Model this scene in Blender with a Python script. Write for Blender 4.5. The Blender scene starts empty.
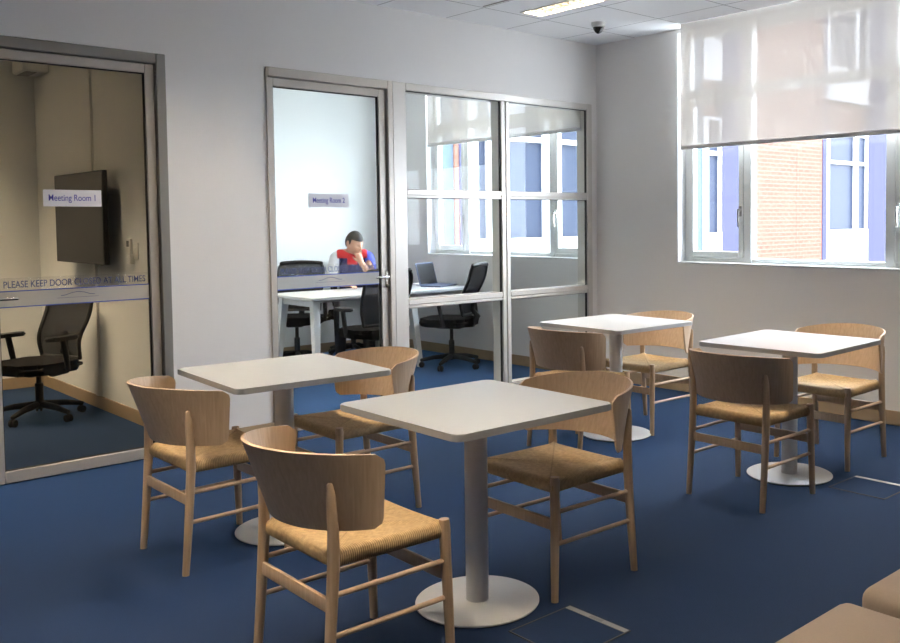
import bpy, bmesh, math, random
from mathutils import Vector, Matrix
random.seed(7)
sc = bpy.context.scene
C = sc.collection
PI = math.pi
R = math.radians

# ------------------------------------------------------------------ materials
MATS = {}
def nodes_of(name):
    m = bpy.data.materials.new(name); m.use_nodes = True
    nt = m.node_tree
    return m, nt, nt.nodes, nt.links, nt.nodes['Principled BSDF']

def plain(name, col, rough=.5, metal=0., spec=.5, noise=0., nscale=40., bump=0.):
    m, nt, N, L, b = nodes_of(name)
    b.inputs['Base Color'].default_value = (*col, 1)
    b.inputs['Roughness'].default_value = rough
    b.inputs['Metallic'].default_value = metal
    b.inputs['Specular IOR Level'].default_value = spec
    if noise or bump:
        tc = N.new('ShaderNodeTexCoord'); nz = N.new('ShaderNodeTexNoise')
        nz.inputs['Scale'].default_value = nscale; nz.inputs['Detail'].default_value = 4
        L.new(tc.outputs['Object'], nz.inputs['Vector'])
        if noise:
            mx = N.new('ShaderNodeMix'); mx.data_type = 'RGBA'
            mx.inputs['A'].default_value = (*[c*(1-noise) for c in col], 1)
            mx.inputs['B'].default_value = (*[min(1, c*(1+noise)) for c in col], 1)
            L.new(nz.outputs['Fac'], mx.inputs['Factor']); L.new(mx.outputs['Result'], b.inputs['Base Color'])
        if bump:
            bp = N.new('ShaderNodeBump'); bp.inputs['Strength'].default_value = bump; bp.inputs['Distance'].default_value = .004
            L.new(nz.outputs['Fac'], bp.inputs['Height']); L.new(bp.outputs['Normal'], b.inputs['Normal'])
    MATS[name] = m
    return m

def emit(name, col, strength):
    m, nt, N, L, b = nodes_of(name)
    b.inputs['Base Color'].default_value = (*col, 1)
    b.inputs['Emission Color'].default_value = (*col, 1)
    b.inputs['Emission Strength'].default_value = strength
    MATS[name] = m
    return m

def wood(name, c1, c2, axis=2, scale=1.0, rough=.45):
    """pale veneer: long faint grain along one axis"""
    m, nt, N, L, b = nodes_of(name)
    tc = N.new('ShaderNodeTexCoord'); mp = N.new('ShaderNodeMapping')
    s = [38*scale]*3; s[axis] = 2.2*scale
    mp.inputs['Scale'].default_value = s
    nz = N.new('ShaderNodeTexNoise'); nz.inputs['Scale'].default_value = 2.2; nz.inputs['Detail'].default_value = 6
    nz.inputs['Distortion'].default_value = .6
    n2 = N.new('ShaderNodeTexNoise'); n2.inputs['Scale'].default_value = 3.0
    cr = N.new('ShaderNodeValToRGB')
    cr.color_ramp.elements[0].position = .3; cr.color_ramp.elements[0].color = (*c1, 1)
    cr.color_ramp.elements[1].position = .72; cr.color_ramp.elements[1].color = (*c2, 1)
    mx = N.new('ShaderNodeMath'); mx.operation = 'MULTIPLY_ADD'; mx.inputs[1].default_value = .75
    m2 = N.new('ShaderNodeMath'); m2.operation = 'MULTIPLY'; m2.inputs[1].default_value = .25
    L.new(tc.outputs['Object'], mp.inputs['Vector']); L.new(mp.outputs['Vector'], nz.inputs['Vector'])
    L.new(tc.outputs['Object'], n2.inputs['Vector'])
    L.new(n2.outputs['Fac'], m2.inputs[0]); L.new(nz.outputs['Fac'], mx.inputs[0]); L.new(m2.outputs[0], mx.inputs[2])
    L.new(mx.outputs[0], cr.inputs['Fac']); L.new(cr.outputs['Color'], b.inputs['Base Color'])
    b.inputs['Roughness'].default_value = rough
    MATS[name] = m
    return m

def glass(name, tint=(1, 1, 1), refl=1.0):
    m, nt, N, L, b = nodes_of(name)
    N.remove(b)
    out = N['Material Output']
    tr = N.new('ShaderNodeBsdfTransparent'); tr.inputs['Color'].default_value = (*tint, 1)
    gl = N.new('ShaderNodeBsdfGlossy'); gl.inputs['Roughness'].default_value = .02
    fr = N.new('ShaderNodeFresnel'); fr.inputs['IOR'].default_value = 1.45
    ge = N.new('ShaderNodeNewGeometry')          # same reflectance from both faces of the pane
    io = N.new('ShaderNodeMix'); io.data_type = 'FLOAT'; io.inputs[2].default_value = 1.45; io.inputs[3].default_value = 1/1.45
    L.new(ge.outputs['Backfacing'], io.inputs['Factor']); L.new(io.outputs[0], fr.inputs['IOR'])
    mu = N.new('ShaderNodeMath'); mu.operation = 'MULTIPLY'; mu.inputs[1].default_value = refl
    mx = N.new('ShaderNodeMixShader')
    L.new(fr.outputs[0], mu.inputs[0]); L.new(mu.outputs[0], mx.inputs[0])
    L.new(tr.outputs[0], mx.inputs[1]); L.new(gl.outputs[0], mx.inputs[2]); L.new(mx.outputs[0], out.inputs['Surface'])
    MATS[name] = m
    return m

def veil(name, clear, col, transl=.5, tcol=None):
    """fabric or frosted film: part see-through, part translucent, part diffuse"""
    m, nt, N, L, b = nodes_of(name)
    N.remove(b)
    out = N['Material Output']
    tr = N.new('ShaderNodeBsdfTransparent'); df = N.new('ShaderNodeBsdfDiffuse'); tl = N.new('ShaderNodeBsdfTranslucent')
    df.inputs['Color'].default_value = (*col, 1); tl.inputs['Color'].default_value = (*(tcol or col), 1)
    m1 = N.new('ShaderNodeMixShader'); m1.inputs[0].default_value = transl
    m2 = N.new('ShaderNodeMixShader'); m2.inputs[0].default_value = clear
    L.new(df.outputs[0], m1.inputs[1]); L.new(tl.outputs[0], m1.inputs[2])
    L.new(m1.outputs[0], m2.inputs[1]); L.new(tr.outputs[0], m2.inputs[2]); L.new(m2.outputs[0], out.inputs['Surface'])
    MATS[name] = m
    return m

plain('wall_paint', (.80, .78, .765), .85, noise=.02, nscale=3)
plain('wall_paint_cool', (.80, .82, .81), .85, noise=.02, nscale=3)
plain('sill_white', (.85, .86, .87), .5)
plain('aluminium', (.56, .515, .46), .42, .35)
plain('aluminium_dark', (.28, .27, .25), .45, .35)
plain('aluminium_pale', (.62, .59, .55), .4, .25)
plain('window_alu', (.76, .78, .76), .4, .1)
plain('gasket', (.01, .01, .01), .6)
plain('skirting', (.34, .25, .155), .5, noise=.12, nscale=9)
plain('table_white', (.475, .488, .50), .36)
plain('steel_white', (.74, .74, .74), .38)
plain('black_plastic', (.010, .010, .011), .5, spec=.3)
plain('black_fabric', (.009, .009, .010), .95, spec=.0, noise=.2, nscale=300)
plain('black_foot', (.02, .02, .02), .7)
plain('chrome', (.75, .74, .72), .22, 1.)
plain('screen_black', (.022, .022, .024), .5, spec=.2)
plain('white_plastic', (.78, .78, .75), .45)
plain('paper', (.82, .80, .84), .7)
plain('ink_blue', (.06, .05, .38), .6)
plain('ink_grey', (.07, .09, .22), .6)
plain('line_blue', (.05, .09, .42), .5)
plain('ottoman_fabric', (.31, .245, .195), .75, noise=.05, nscale=160, bump=.08)
plain('violet_panel', (.030, .031, .060), .9, spec=.08)
plain('pale_blue_panel', (.042, .058, .080), .9, spec=.08)
plain('facade_white', (.26, .265, .275), .6)
plain('facade_glass', (.014, .019, .034), .4, spec=.08)
plain('ground_grey', (.48, .47, .45), .9)
plain('laptop_grey', (.10, .12, .20), .4)
plain('skin', (.52, .29, .20), .55)
plain('hair', (.018, .014, .012), .6)
plain('trousers', (.02, .022, .03), .85)
plain('metal_trim', (.42, .41, .38), .45, .6)
plain('rim_dark', (.07, .07, .072), .5, .3)
plain('lcd', (.05, .06, .05), .3)
wood('beech', (.48, .34, .22), (.62, .46, .315), axis=2)
wood('beech_leg', (.47, .325, .20), (.61, .44, .29), axis=2)
wood('beech_edge', (.56, .40, .27), (.66, .49, .34), axis=1)
glass('clear_glass', (.95, .97, .96), .3)
glass('dim_glass', (.93, .90, .84), .35)
glass('window_glass', (.97, .98, 1.0), .6)
veil('blind_fabric', .30, (.80, .765, .72), .32, (.34, .31, .28))
plain('blind_bar', (.66, .65, .64), .6)
veil('frost', .42, (.80, .80, .80), .5)
veil('frost_light', .94, (.80, .82, .90), .5)
veil('chair_mesh', .06, (.014, .014, .017), .3)
emit('tube_warm', (1, .835, .62), 345)
plain('louvre', (.13, .122, .108), .6)
plain('housing_white', (.8, .79, .76), .4)
plain('smoked', (.008, .008, .009), .08)

def carpet():
    m, nt, N, L, b = nodes_of('carpet')
    tc = N.new('ShaderNodeTexCoord')
    n1 = N.new('ShaderNodeTexNoise'); n1.inputs['Scale'].default_value = 260; n1.inputs['Detail'].default_value = 3
    mp = N.new('ShaderNodeMapping'); mp.inputs['Scale'].default_value = (90, 14, 1)
    n2 = N.new('ShaderNodeTexNoise'); n2.inputs['Scale'].default_value = 1.6; n2.inputs['Detail'].default_value = 5
    cr = N.new('ShaderNodeValToRGB')
    cr.color_ramp.elements[0].position = .28; cr.color_ramp.elements[0].color = (.0032, .0060, .0165, 1)
    cr.color_ramp.elements[1].position = .72; cr.color_ramp.elements[1].color = (.0080, .0150, .041, 1)
    ad = N.new('ShaderNodeMath'); ad.operation = 'MULTIPLY_ADD'; ad.inputs[1].default_value = .6
    hf = N.new('ShaderNodeMath'); hf.operation = 'MULTIPLY'; hf.inputs[1].default_value = .4
    L.new(tc.outputs['Object'], n1.inputs['Vector']); L.new(tc.outputs['Object'], mp.inputs['Vector']); L.new(mp.outputs[0], n2.inputs['Vector'])
    L.new(n1.outputs['Fac'], ad.inputs[0]); L.new(n2.outputs['Fac'], hf.inputs[0]); L.new(hf.outputs[0], ad.inputs[2])
    L.new(ad.outputs[0], cr.inputs['Fac']); L.new(cr.outputs['Color'], b.inputs['Base Color'])
    bp = N.new('ShaderNodeBump'); bp.inputs['Strength'].default_value = .4; bp.inputs['Distance'].default_value = .004
    L.new(n1.outputs['Fac'], bp.inputs['Height']); L.new(bp.outputs['Normal'], b.inputs['Normal'])
    b.inputs['Roughness'].default_value = .8; b.inputs['Specular IOR Level'].default_value = .1
    b.inputs['Sheen Weight'].default_value = .66; b.inputs['Sheen Roughness'].default_value = .35; b.inputs['Sheen Tint'].default_value = (.20, .46, 1, 1)
    MATS['carpet'] = m
carpet()

def ceiling_mat():
    m, nt, N, L, b = nodes_of('ceiling_tiles')
    tc = N.new('ShaderNodeTexCoord'); sp = N.new('ShaderNodeSeparateXYZ')
    L.new(tc.outputs['Object'], sp.inputs[0])
    def line(sock, off, pitch, w):
        a = N.new('ShaderNodeMath'); a.operation = 'ADD'; a.inputs[1].default_value = -off + pitch*100 + w
        f = N.new('ShaderNodeMath'); f.operation = 'MODULO'; f.inputs[1].default_value = pitch
        c = N.new('ShaderNodeMath'); c.operation = 'LESS_THAN'; c.inputs[1].default_value = 2*w
        L.new(sock, a.inputs[0]); L.new(a.outputs[0], f.inputs[0]); L.new(f.outputs[0], c.inputs[0])
        return c.outputs[0]
    mx = N.new('ShaderNodeMath'); mx.operation = 'MAXIMUM'
    L.new(line(sp.outputs[0], -.43, .61, .004), mx.inputs[0]); L.new(line(sp.outputs[1], -.445, .60, .004), mx.inputs[1])
    mc = N.new('ShaderNodeMix'); mc.data_type = 'RGBA'
    mc.inputs['A'].default_value = (.91, .92, .94, 1); mc.inputs['B'].default_value = (.34, .34, .35, 1)
    L.new(mx.outputs[0], mc.inputs['Factor']); L.new(mc.outputs['Result'], b.inputs['Base Color'])
    b.inputs['Roughness'].default_value = .9
    MATS['ceiling_tiles'] = m
ceiling_mat()

def brick_mat():
    m, nt, N, L, b = nodes_of('brick')
    tc = N.new('ShaderNodeTexCoord'); sp = N.new('ShaderNodeSeparateXYZ'); cb = N.new('ShaderNodeCombineXYZ')
    L.new(tc.outputs['Object'], sp.inputs[0])
    ad = N.new('ShaderNodeMath'); ad.operation = 'ADD'
    L.new(sp.outputs[0], ad.inputs[0]); L.new(sp.outputs[1], ad.inputs[1])
    L.new(ad.outputs[0], cb.inputs[0]); L.new(sp.outputs[2], cb.inputs[1])
    br = N.new('ShaderNodeTexBrick')
    br.inputs['Color1'].default_value = (.100, .046, .033, 1); br.inputs['Color2'].default_value = (.092, .040, .029, 1)
    br.inputs['Mortar'].default_value = (.110, .064, .051, 1)
    br.inputs['Scale'].default_value = 1; br.inputs['Mortar Size'].default_value = .012
    br.inputs['Brick Width'].default_value = .24; br.inputs['Row Height'].default_value = .085
    L.new(cb.outputs[0], br.inputs['Vector']); L.new(br.outputs['Color'], b.inputs['Base Color'])
    b.inputs['Roughness'].default_value = .95; b.inputs['Specular IOR Level'].default_value = .08
    MATS['brick'] = m
brick_mat()

def cord_mat():
    """woven paper cord: strands run square to the nearest rail, changing direction on the diagonals"""
    m, nt, N, L, b = nodes_of('paper_cord')
    tc = N.new('ShaderNodeTexCoord'); sp = N.new('ShaderNodeSeparateXYZ')
    L.new(tc.outputs['Object'], sp.inputs[0])
    def mth(op, a, bb=None, v=None):
        n = N.new('ShaderNodeMath'); n.operation = op
        if hasattr(a, 'node'): L.new(a, n.inputs[0])
        else: n.inputs[0].default_value = a
        if bb is not None:
            if hasattr(bb, 'node'): L.new(bb, n.inputs[1])
            else: n.inputs[1].default_value = bb
        return n.outputs[0]
    x, y = sp.outputs[0], sp.outputs[1]
    side = mth('GREATER_THAN', mth('ABSOLUTE', y), mth('ABSOLUTE', mth('ADD', x, .003)))
    sx = mth('SINE', mth('MULTIPLY', x, 2*PI/.0070)); sy = mth('SINE', mth('MULTIPLY', y, 2*PI/.0070))
    mixs = N.new('ShaderNodeMix'); mixs.data_type = 'FLOAT'
    L.new(side, mixs.inputs['Factor']); L.new(sy, mixs.inputs[2]); L.new(sx, mixs.inputs[3])
    s = mixs.outputs[0]
    # uneven strands: low frequency noise stretched along the strands
    nz = N.new('ShaderNodeTexNoise'); nz.inputs['Scale'].default_value = 60; nz.inputs['Detail'].default_value = 3
    L.new(tc.outputs['Object'], nz.inputs['Vector'])
    f = mth('ADD', mth('MULTIPLY', s, .13), mth('ADD', mth('MULTIPLY', nz.outputs['Fac'], .5), .17))
    seam = mth('LESS_THAN', mth('ABSOLUTE', mth('SUBTRACT', mth('ABSOLUTE', y), mth('ABSOLUTE', mth('ADD', x, .003)))), .0035)
    f = mth('SUBTRACT', f, mth('MULTIPLY', seam, .16))
    cr = N.new('ShaderNodeValToRGB')
    cr.color_ramp.elements[0].position = .18; cr.color_ramp.elements[0].color = (.27, .175, .075, 1)
    cr.color_ramp.elements[1].position = .72; cr.color_ramp.elements[1].color = (.68, .48, .25, 1)
    L.new(f, cr.inputs['Fac']); L.new(cr.outputs['Color'], b.inputs['Base Color'])
    bp = N.new('ShaderNodeBump'); bp.inputs['Strength'].default_value = .6; bp.inputs['Distance'].default_value = .004
    L.new(f, bp.inputs['Height']); L.new(bp.outputs['Normal'], b.inputs['Normal'])
    b.inputs['Roughness'].default_value = .75
    MATS['paper_cord'] = m
cord_mat()

def jersey_mat():
    """red yoke, navy body, white flash and royal blue sleeves; split by the shirt's own height and side"""
    m, nt, N, L, b = nodes_of('jersey')
    at = N.new('ShaderNodeAttribute'); at.attribute_name = 'panel'; at.attribute_type = 'GEOMETRY'
    L.new(at.outputs['Color'], b.inputs['Base Color'])
    b.inputs['Roughness'].default_value = .8
    MATS['jersey'] = m
jersey_mat()

# ------------------------------------------------------------------ geometry helpers
class MB:
    def __init__(s): s.bm = bmesh.new()
    def box(s, a, b, bev=0, seg=2, M=None):
        a, b = Vector(a), Vector(b); c = (a+b)/2; d = b-a
        t = bmesh.new(); bmesh.ops.create_cube(t, size=1)
        bmesh.ops.scale(t, vec=(abs(d.x), abs(d.y), abs(d.z)), verts=t.verts)
        if bev: bmesh.ops.bevel(t, geom=t.edges[:], offset=bev, segments=seg, affect='EDGES', profile=.5)
        bmesh.ops.translate(t, vec=c, verts=t.verts)
        s.take(t, M); return s
    def take(s, t, M=None):
        if M is not None: bmesh.ops.transform(t, matrix=M, verts=t.verts)
        me = bpy.data.meshes.new('tmp'); t.to_mesh(me); t.free(); s.bm.from_mesh(me); bpy.data.meshes.remove(me)
    def tube(s, pts, rad, n=14, cap='round', flat=1.0):
        """swept round bar through pts; rad is one radius or one per point"""
        pts = [Vector(p) for p in pts]
        rad = [rad]*len(pts) if not isinstance(rad, (list, tuple)) else list(rad)
        if cap == 'round':
            d0 = (pts[0]-pts[1]).normalized(); d1 = (pts[-1]-pts[-2]).normalized()
            def ends(p, d, r): return [(p+d*r*math.sin(t), r*max(.02, math.cos(t))) for t in (R(35), R(65), R(88))]
            e0 = ends(pts[0], d0, rad[0])[::-1]; e1 = ends(pts[-1], d1, rad[-1])
            pts = [p for p, _ in e0]+pts+[p for p, _ in e1]; rad = [r for _, r in e0]+rad+[r for _, r in e1]
        rings = []; bm = s.bm; up = None
        for i, p in enumerate(pts):
            d = (pts[min(i+1, len(pts)-1)]-pts[max(i-1, 0)]).normalized()
            if up is None: up = d.orthogonal().normalized()
            u = (up-d*up.dot(d)).normalized(); up = u; v = d.cross(u)
            rings.append([bm.verts.new(p+(u*math.cos(2*PI*k/n)+v*math.sin(2*PI*k/n)*flat)*rad[i]) for k in range(n)])
        for a, b in zip(rings, rings[1:]):
            for k in range(n): bm.faces.new((a[k], a[(k+1) % n], b[(k+1) % n], b[k]))
        bm.faces.new(rings[0][::-1]); bm.faces.new(rings[-1])
        return s
    def lathe(s, prof, n=48, loc=(0, 0, 0), M=None):
        """prof: (r, z) from bottom to top, closed on the axis"""
        t = bmesh.new(); rings = []
        for r, z in prof:
            rings.append([t.verts.new((r*math.cos(2*PI*k/n), r*math.sin(2*PI*k/n), z)) for k in range(n)] if r > 1e-6 else [t.verts.new((0, 0, z))])
        for a, b in zip(rings, rings[1:]):
            for k in range(n):
                k2 = (k+1) % n
                f = [a[k % len(a)], a[k2 % len(a)], b[k2 % len(b)], b[k % len(b)]]
                f = list(dict.fromkeys(f))
                if len(f) > 2: t.faces.new(f)
        if len(rings[0]) > 1: t.faces.new(rings[0][::-1])
        if len(rings[-1]) > 1: t.faces.new(rings[-1])
        bmesh.ops.translate(t, vec=loc, verts=t.verts)
        s.take(t, M); return s
    def quad(s, *p):
        s.bm.faces.new([s.bm.verts.new(q) for q in p]); return s
    def prism(s, poly, z0, z1, bev=0, seg=2, M=None):
        t = bmesh.new()
        lo = [t.verts.new((x, y, z0)) for x, y in poly]; hi = [t.verts.new((x, y, z1)) for x, y in poly]
        n = len(poly); t.faces.new(lo[::-1]); t.faces.new(hi)
        for k in range(n): t.faces.new((lo[k], lo[(k+1) % n], hi[(k+1) % n], hi[k]))
        if bev: bmesh.ops.bevel(t, geom=[e for e in t.edges if abs(e.verts[0].co.z-e.verts[1].co.z) < 1e-6], offset=bev, segments=seg, affect='EDGES')
        s.take(t, M); return s
    def build(s, name, mat, parent=None, smooth=True, loc=None):
        bm = s.bm
        bmesh.ops.recalc_face_normals(bm, faces=bm.faces[:])
        me = bpy.data.meshes.new(name); bm.to_mesh(me); bm.free()
        return link_mesh(name, me, mat, parent, smooth, loc)

def link_mesh(name, me, mat, parent=None, smooth=True, loc=None):
    me.name = name
    if smooth:
        for p in me.polygons: p.use_smooth = True
        me.set_sharp_from_angle(angle=R(38))
    for m in (mat if isinstance(mat, (list, tuple)) else [mat]): me.materials.append(MATS[m])
    o = bpy.data.objects.new(name, me); C.objects.link(o)
    if parent is not None: o.parent = parent
    if loc is not None: o.location = loc
    return o

def tag(o, label=None, cat=None, group=None, kind=None):
    if label: o['label'] = label
    if cat: o['category'] = cat
    if group: o['group'] = group
    if kind: o['kind'] = kind
    return o
def thing(name, label, cat, loc=(0, 0, 0), rz=0, group=None):
    o = bpy.data.objects.new(name, None); C.objects.link(o)
    o.location = loc; o.rotation_euler = (0, 0, rz); o.empty_display_size = .1
    return tag(o, label, cat, group)
def holder(name, label, cat='door'):
    o = bpy.data.objects.new(name, None); C.objects.link(o)
    return tag(o, label, cat, kind='structure')
def struct(o, label=None, cat=None): return tag(o, label, cat, kind='structure')
def kids(o): return [x for x in bpy.data.objects if x.parent == o]
def copy_tree(o, parent=None):
    c = o.copy(); C.objects.link(c)
    if parent is not None: c.parent = parent
    for ch in kids(o): copy_tree(ch, c)
    return c
def dup(o, loc, rz, label):
    c = copy_tree(o); c.location = loc; c.rotation_euler = (0, 0, rz); c['label'] = label
    return c
def rrect(w, h, r, n=6, cx=0, cy=0):
    out = []
    for sx, sy, a0 in ((1, 1, 0), (-1, 1, 90), (-1, -1, 180), (1, -1, 270)):
        for k in range(n+1):
            a = R(a0+90*k/n); out.append((cx+sx*(w/2-r)+r*math.cos(a), cy+sy*(h/2-r)+r*math.sin(a)))
    return out
def text_mesh(name, body, size, mat, parent, origin, xdir, width=None, offset=0., align='CENTER', normal_up=Vector((0, 0, 1))):
    """letters as thin raised mesh; xdir is the reading direction, z is up"""
    cu = bpy.data.curves.new('t', 'FONT'); cu.body = body; cu.size = size; cu.offset = offset
    cu.extrude = .0006; cu.align_x = align; cu.align_y = 'CENTER'
    ob = bpy.data.objects.new('t', cu); C.objects.link(ob)
    dg = bpy.context.evaluated_depsgraph_get(); dg.update()
    me = bpy.data.meshes.new_from_object(ob.evaluated_get(dg)); bpy.data.objects.remove(ob)
    if width:
        xs = [v.co.x for v in me.vertices]; k = width/(max(xs)-min(xs))
        for v in me.vertices: v.co.x *= k
    X = Vector(xdir).normalized(); Y = normal_up; Z = X.cross(Y)
    M = Matrix((X, Y, Z)).transposed().to_4x4(); M.translation = Vector(origin)
    me.transform(M)
    me.materials.clear()
    return link_mesh(name, me, mat, parent, smooth=False)

# ------------------------------------------------------------------ camera (solved from the photograph's straight lines)
F, PX, PY = 919.6447, 542.7939, 266.7251
yaw, pit, rol = .80713, -.05080, -.00880
CAM = Vector((-5.9704, -5.5404, 1.4062))
cam_d = bpy.data.cameras.new('camera'); cam = bpy.data.objects.new('camera', cam_d); C.objects.link(cam); sc.camera = cam
fw = Vector((math.cos(yaw)*math.cos(pit), math.sin(yaw)*math.cos(pit), math.sin(pit)))
r0 = Vector((math.sin(yaw), -math.cos(yaw), 0)); u0 = r0.cross(fw)
rr = r0*math.cos(rol)+u0*math.sin(rol); uu = -r0*math.sin(rol)+u0*math.cos(rol)
Mx = Matrix((rr, uu, -fw)).transposed().to_4x4(); Mx.translation = CAM
cam.matrix_world = Mx
cam_d.sensor_fit = 'HORIZONTAL'; cam_d.sensor_width = 36; cam_d.lens = F*36/900
cam_d.shift_x = (450-PX)/900; cam_d.shift_y = (PY-321.5)/900
cam_d.clip_start = .05; cam_d.clip_end = 200

# ------------------------------------------------------------------ setting
H = 2.927                                   # ceiling height
XL, YB = -8.4, -8.2                         # far ends of the room behind the camera
RB = 3.25                                   # back wall of the meeting rooms
DIV0, DIV1 = -3.60, -3.45                   # wall between the meeting rooms
struct(MB().box((XL, YB, -.1), (0, RB, 0)).build('floor', 'carpet', smooth=False), 'blue carpet floor', 'floor')

TROF = [(-1.365, -1.71), (-1.365, -4.11), (-3.805, -1.71), (-1.9, .9), (-4.65, .75), (-5.2, 1.6), (-6.245, -1.71), (-6.245, -5.0), (-2.9, 1.2), (-4.65, 2.0), (-4.55, -4.35), (-5.55, -3.1)]  # includes unseen fixtures added only to brighten the front and meeting rooms
TW, TL = .205, 1.2
def ceiling():
    xs = sorted({XL, .2, *[x for x, _ in TROF], *[x+TW for x, _ in TROF]}); ys = sorted({YB, RB+.1, *[y for _, y in TROF], *[y+TL for _, y in TROF]})
    mb = MB()
    for x0, x1 in zip(xs, xs[1:]):
        for y0, y1 in zip(ys, ys[1:]):
            if any(abs(x0-x) < 1e-4 and y-1e-4 <= y0 and y1 <= y+TL+1e-4 for x, y in TROF): continue
            if any(x-1e-4 <= x0 and x1 <= x+TW+1e-4 and y-1e-4 <= y0 and y1 <= y+TL+1e-4 for x, y in TROF): continue
            mb.quad((x0, y0, H), (x0, y1, H), (x1, y1, H), (x1, y0, H))
            mb.quad((x0, y0, H+.14), (x1, y0, H+.14), (x1, y1, H+.14), (x0, y1, H+.14))
    for f in mb.bm.faces: pass
    me = bpy.data.meshes.new('ceiling'); mb.bm.to_mesh(me); mb.bm.free()
    struct(link_mesh('ceiling', me, 'ceiling_tiles', smooth=False), 'white ceiling of square tiles', 'ceiling')
ceiling()

# partition wall with the two doors and the glazing (front face y = 0)
D1 = (-4.855, -3.766); D2X = -3.123; HEAD = 2.408; PT = .12
w = MB()
w.box((XL, 0, HEAD), (0, PT, H)); w.box((XL, 0, 0), (D1[0], PT, HEAD)); w.box((D1[1], 0, 0), (D2X, PT, HEAD)); w.box((-.066, 0, 0), (0, PT, HEAD))
struct(w.build('wall_left', 'wall_paint', smooth=False), 'painted partition wall holding the two glass doors', 'wall')
# window wall (inner face x = 0)
SILL = 1.047; WT = .175
WIN = {2: (-.885, -3.42), 3: (2.50, .10)}       # y of the left and right jamb, seen from inside
w = MB()
WH = H-.03
w.box((0, YB, 0), (WT, RB+.1, SILL))
w.box((0, YB, SILL), (WT, WIN[2][1], H+.14)); w.box((0, WIN[2][0], SILL), (WT, WIN[3][1], H+.14)); w.box((0, WIN[3][0], SILL), (WT, RB+.1, H+.14))
w.box((0, WIN[2][1], WH), (WT, WIN[2][0], H+.14)); w.box((0, WIN[3][1], WH), (WT, WIN[3][0], H+.14))
struct(w.build('wall_right', 'wall_paint', smooth=False), 'painted outer wall with the windows', 'wall')
struct(MB().box((XL-.1, RB, 0), (WT, RB+.1, H+.14)).build('wall_back', 'wall_paint_cool', smooth=False), 'white back wall of the meeting rooms', 'wall')
struct(MB().box((DIV0, PT, 0), (DIV1, RB, H)).build('wall_divider', 'wall_paint_cool', smooth=False), 'wall between the two meeting rooms', 'wall')
struct(MB().box((XL-.1, YB-.1, 0), (XL, RB, H+.14)).build('wall_far', 'wall_paint', smooth=False), 'painted wall left of the camera', 'wall')
struct(MB().box((XL-.1, YB-.1, 0), (WT, YB, H+.14)).build('wall_front', 'wall_paint', smooth=False), 'painted wall behind the camera', 'wall')

def skirt(name, segs, label):
    mb = MB()
    for a, b in segs: mb.box(a, b, .003, 1)
    struct(mb.build(name, 'skirting'), label, 'skirting')
SK = .012; SH = .098
skirt('baseboard_right', [((-SK, YB, 0), (0, 0, SH)), ((-SK, PT, 0), (0, RB, SH))], 'wooden skirting along the window wall')
skirt('baseboard_left', [((D1[1], -SK, 0), (D2X, 0, SH)), ((XL, -SK, 0), (D1[0], 0, SH))], 'wooden skirting along the partition')
skirt('baseboard_back', [((DIV1, RB-SK, 0), (-SK, RB, SH)), ((XL, RB-SK, 0), (DIV0, RB, SH))], 'wooden skirting along the back wall')
skirt('baseboard_divider', [((DIV0-SK, PT, 0), (DIV0, RB-SK, SH)), ((DIV1, PT, 0), (DIV1+SK, RB-SK, SH))], 'wooden skirting along the dividing wall')

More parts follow.
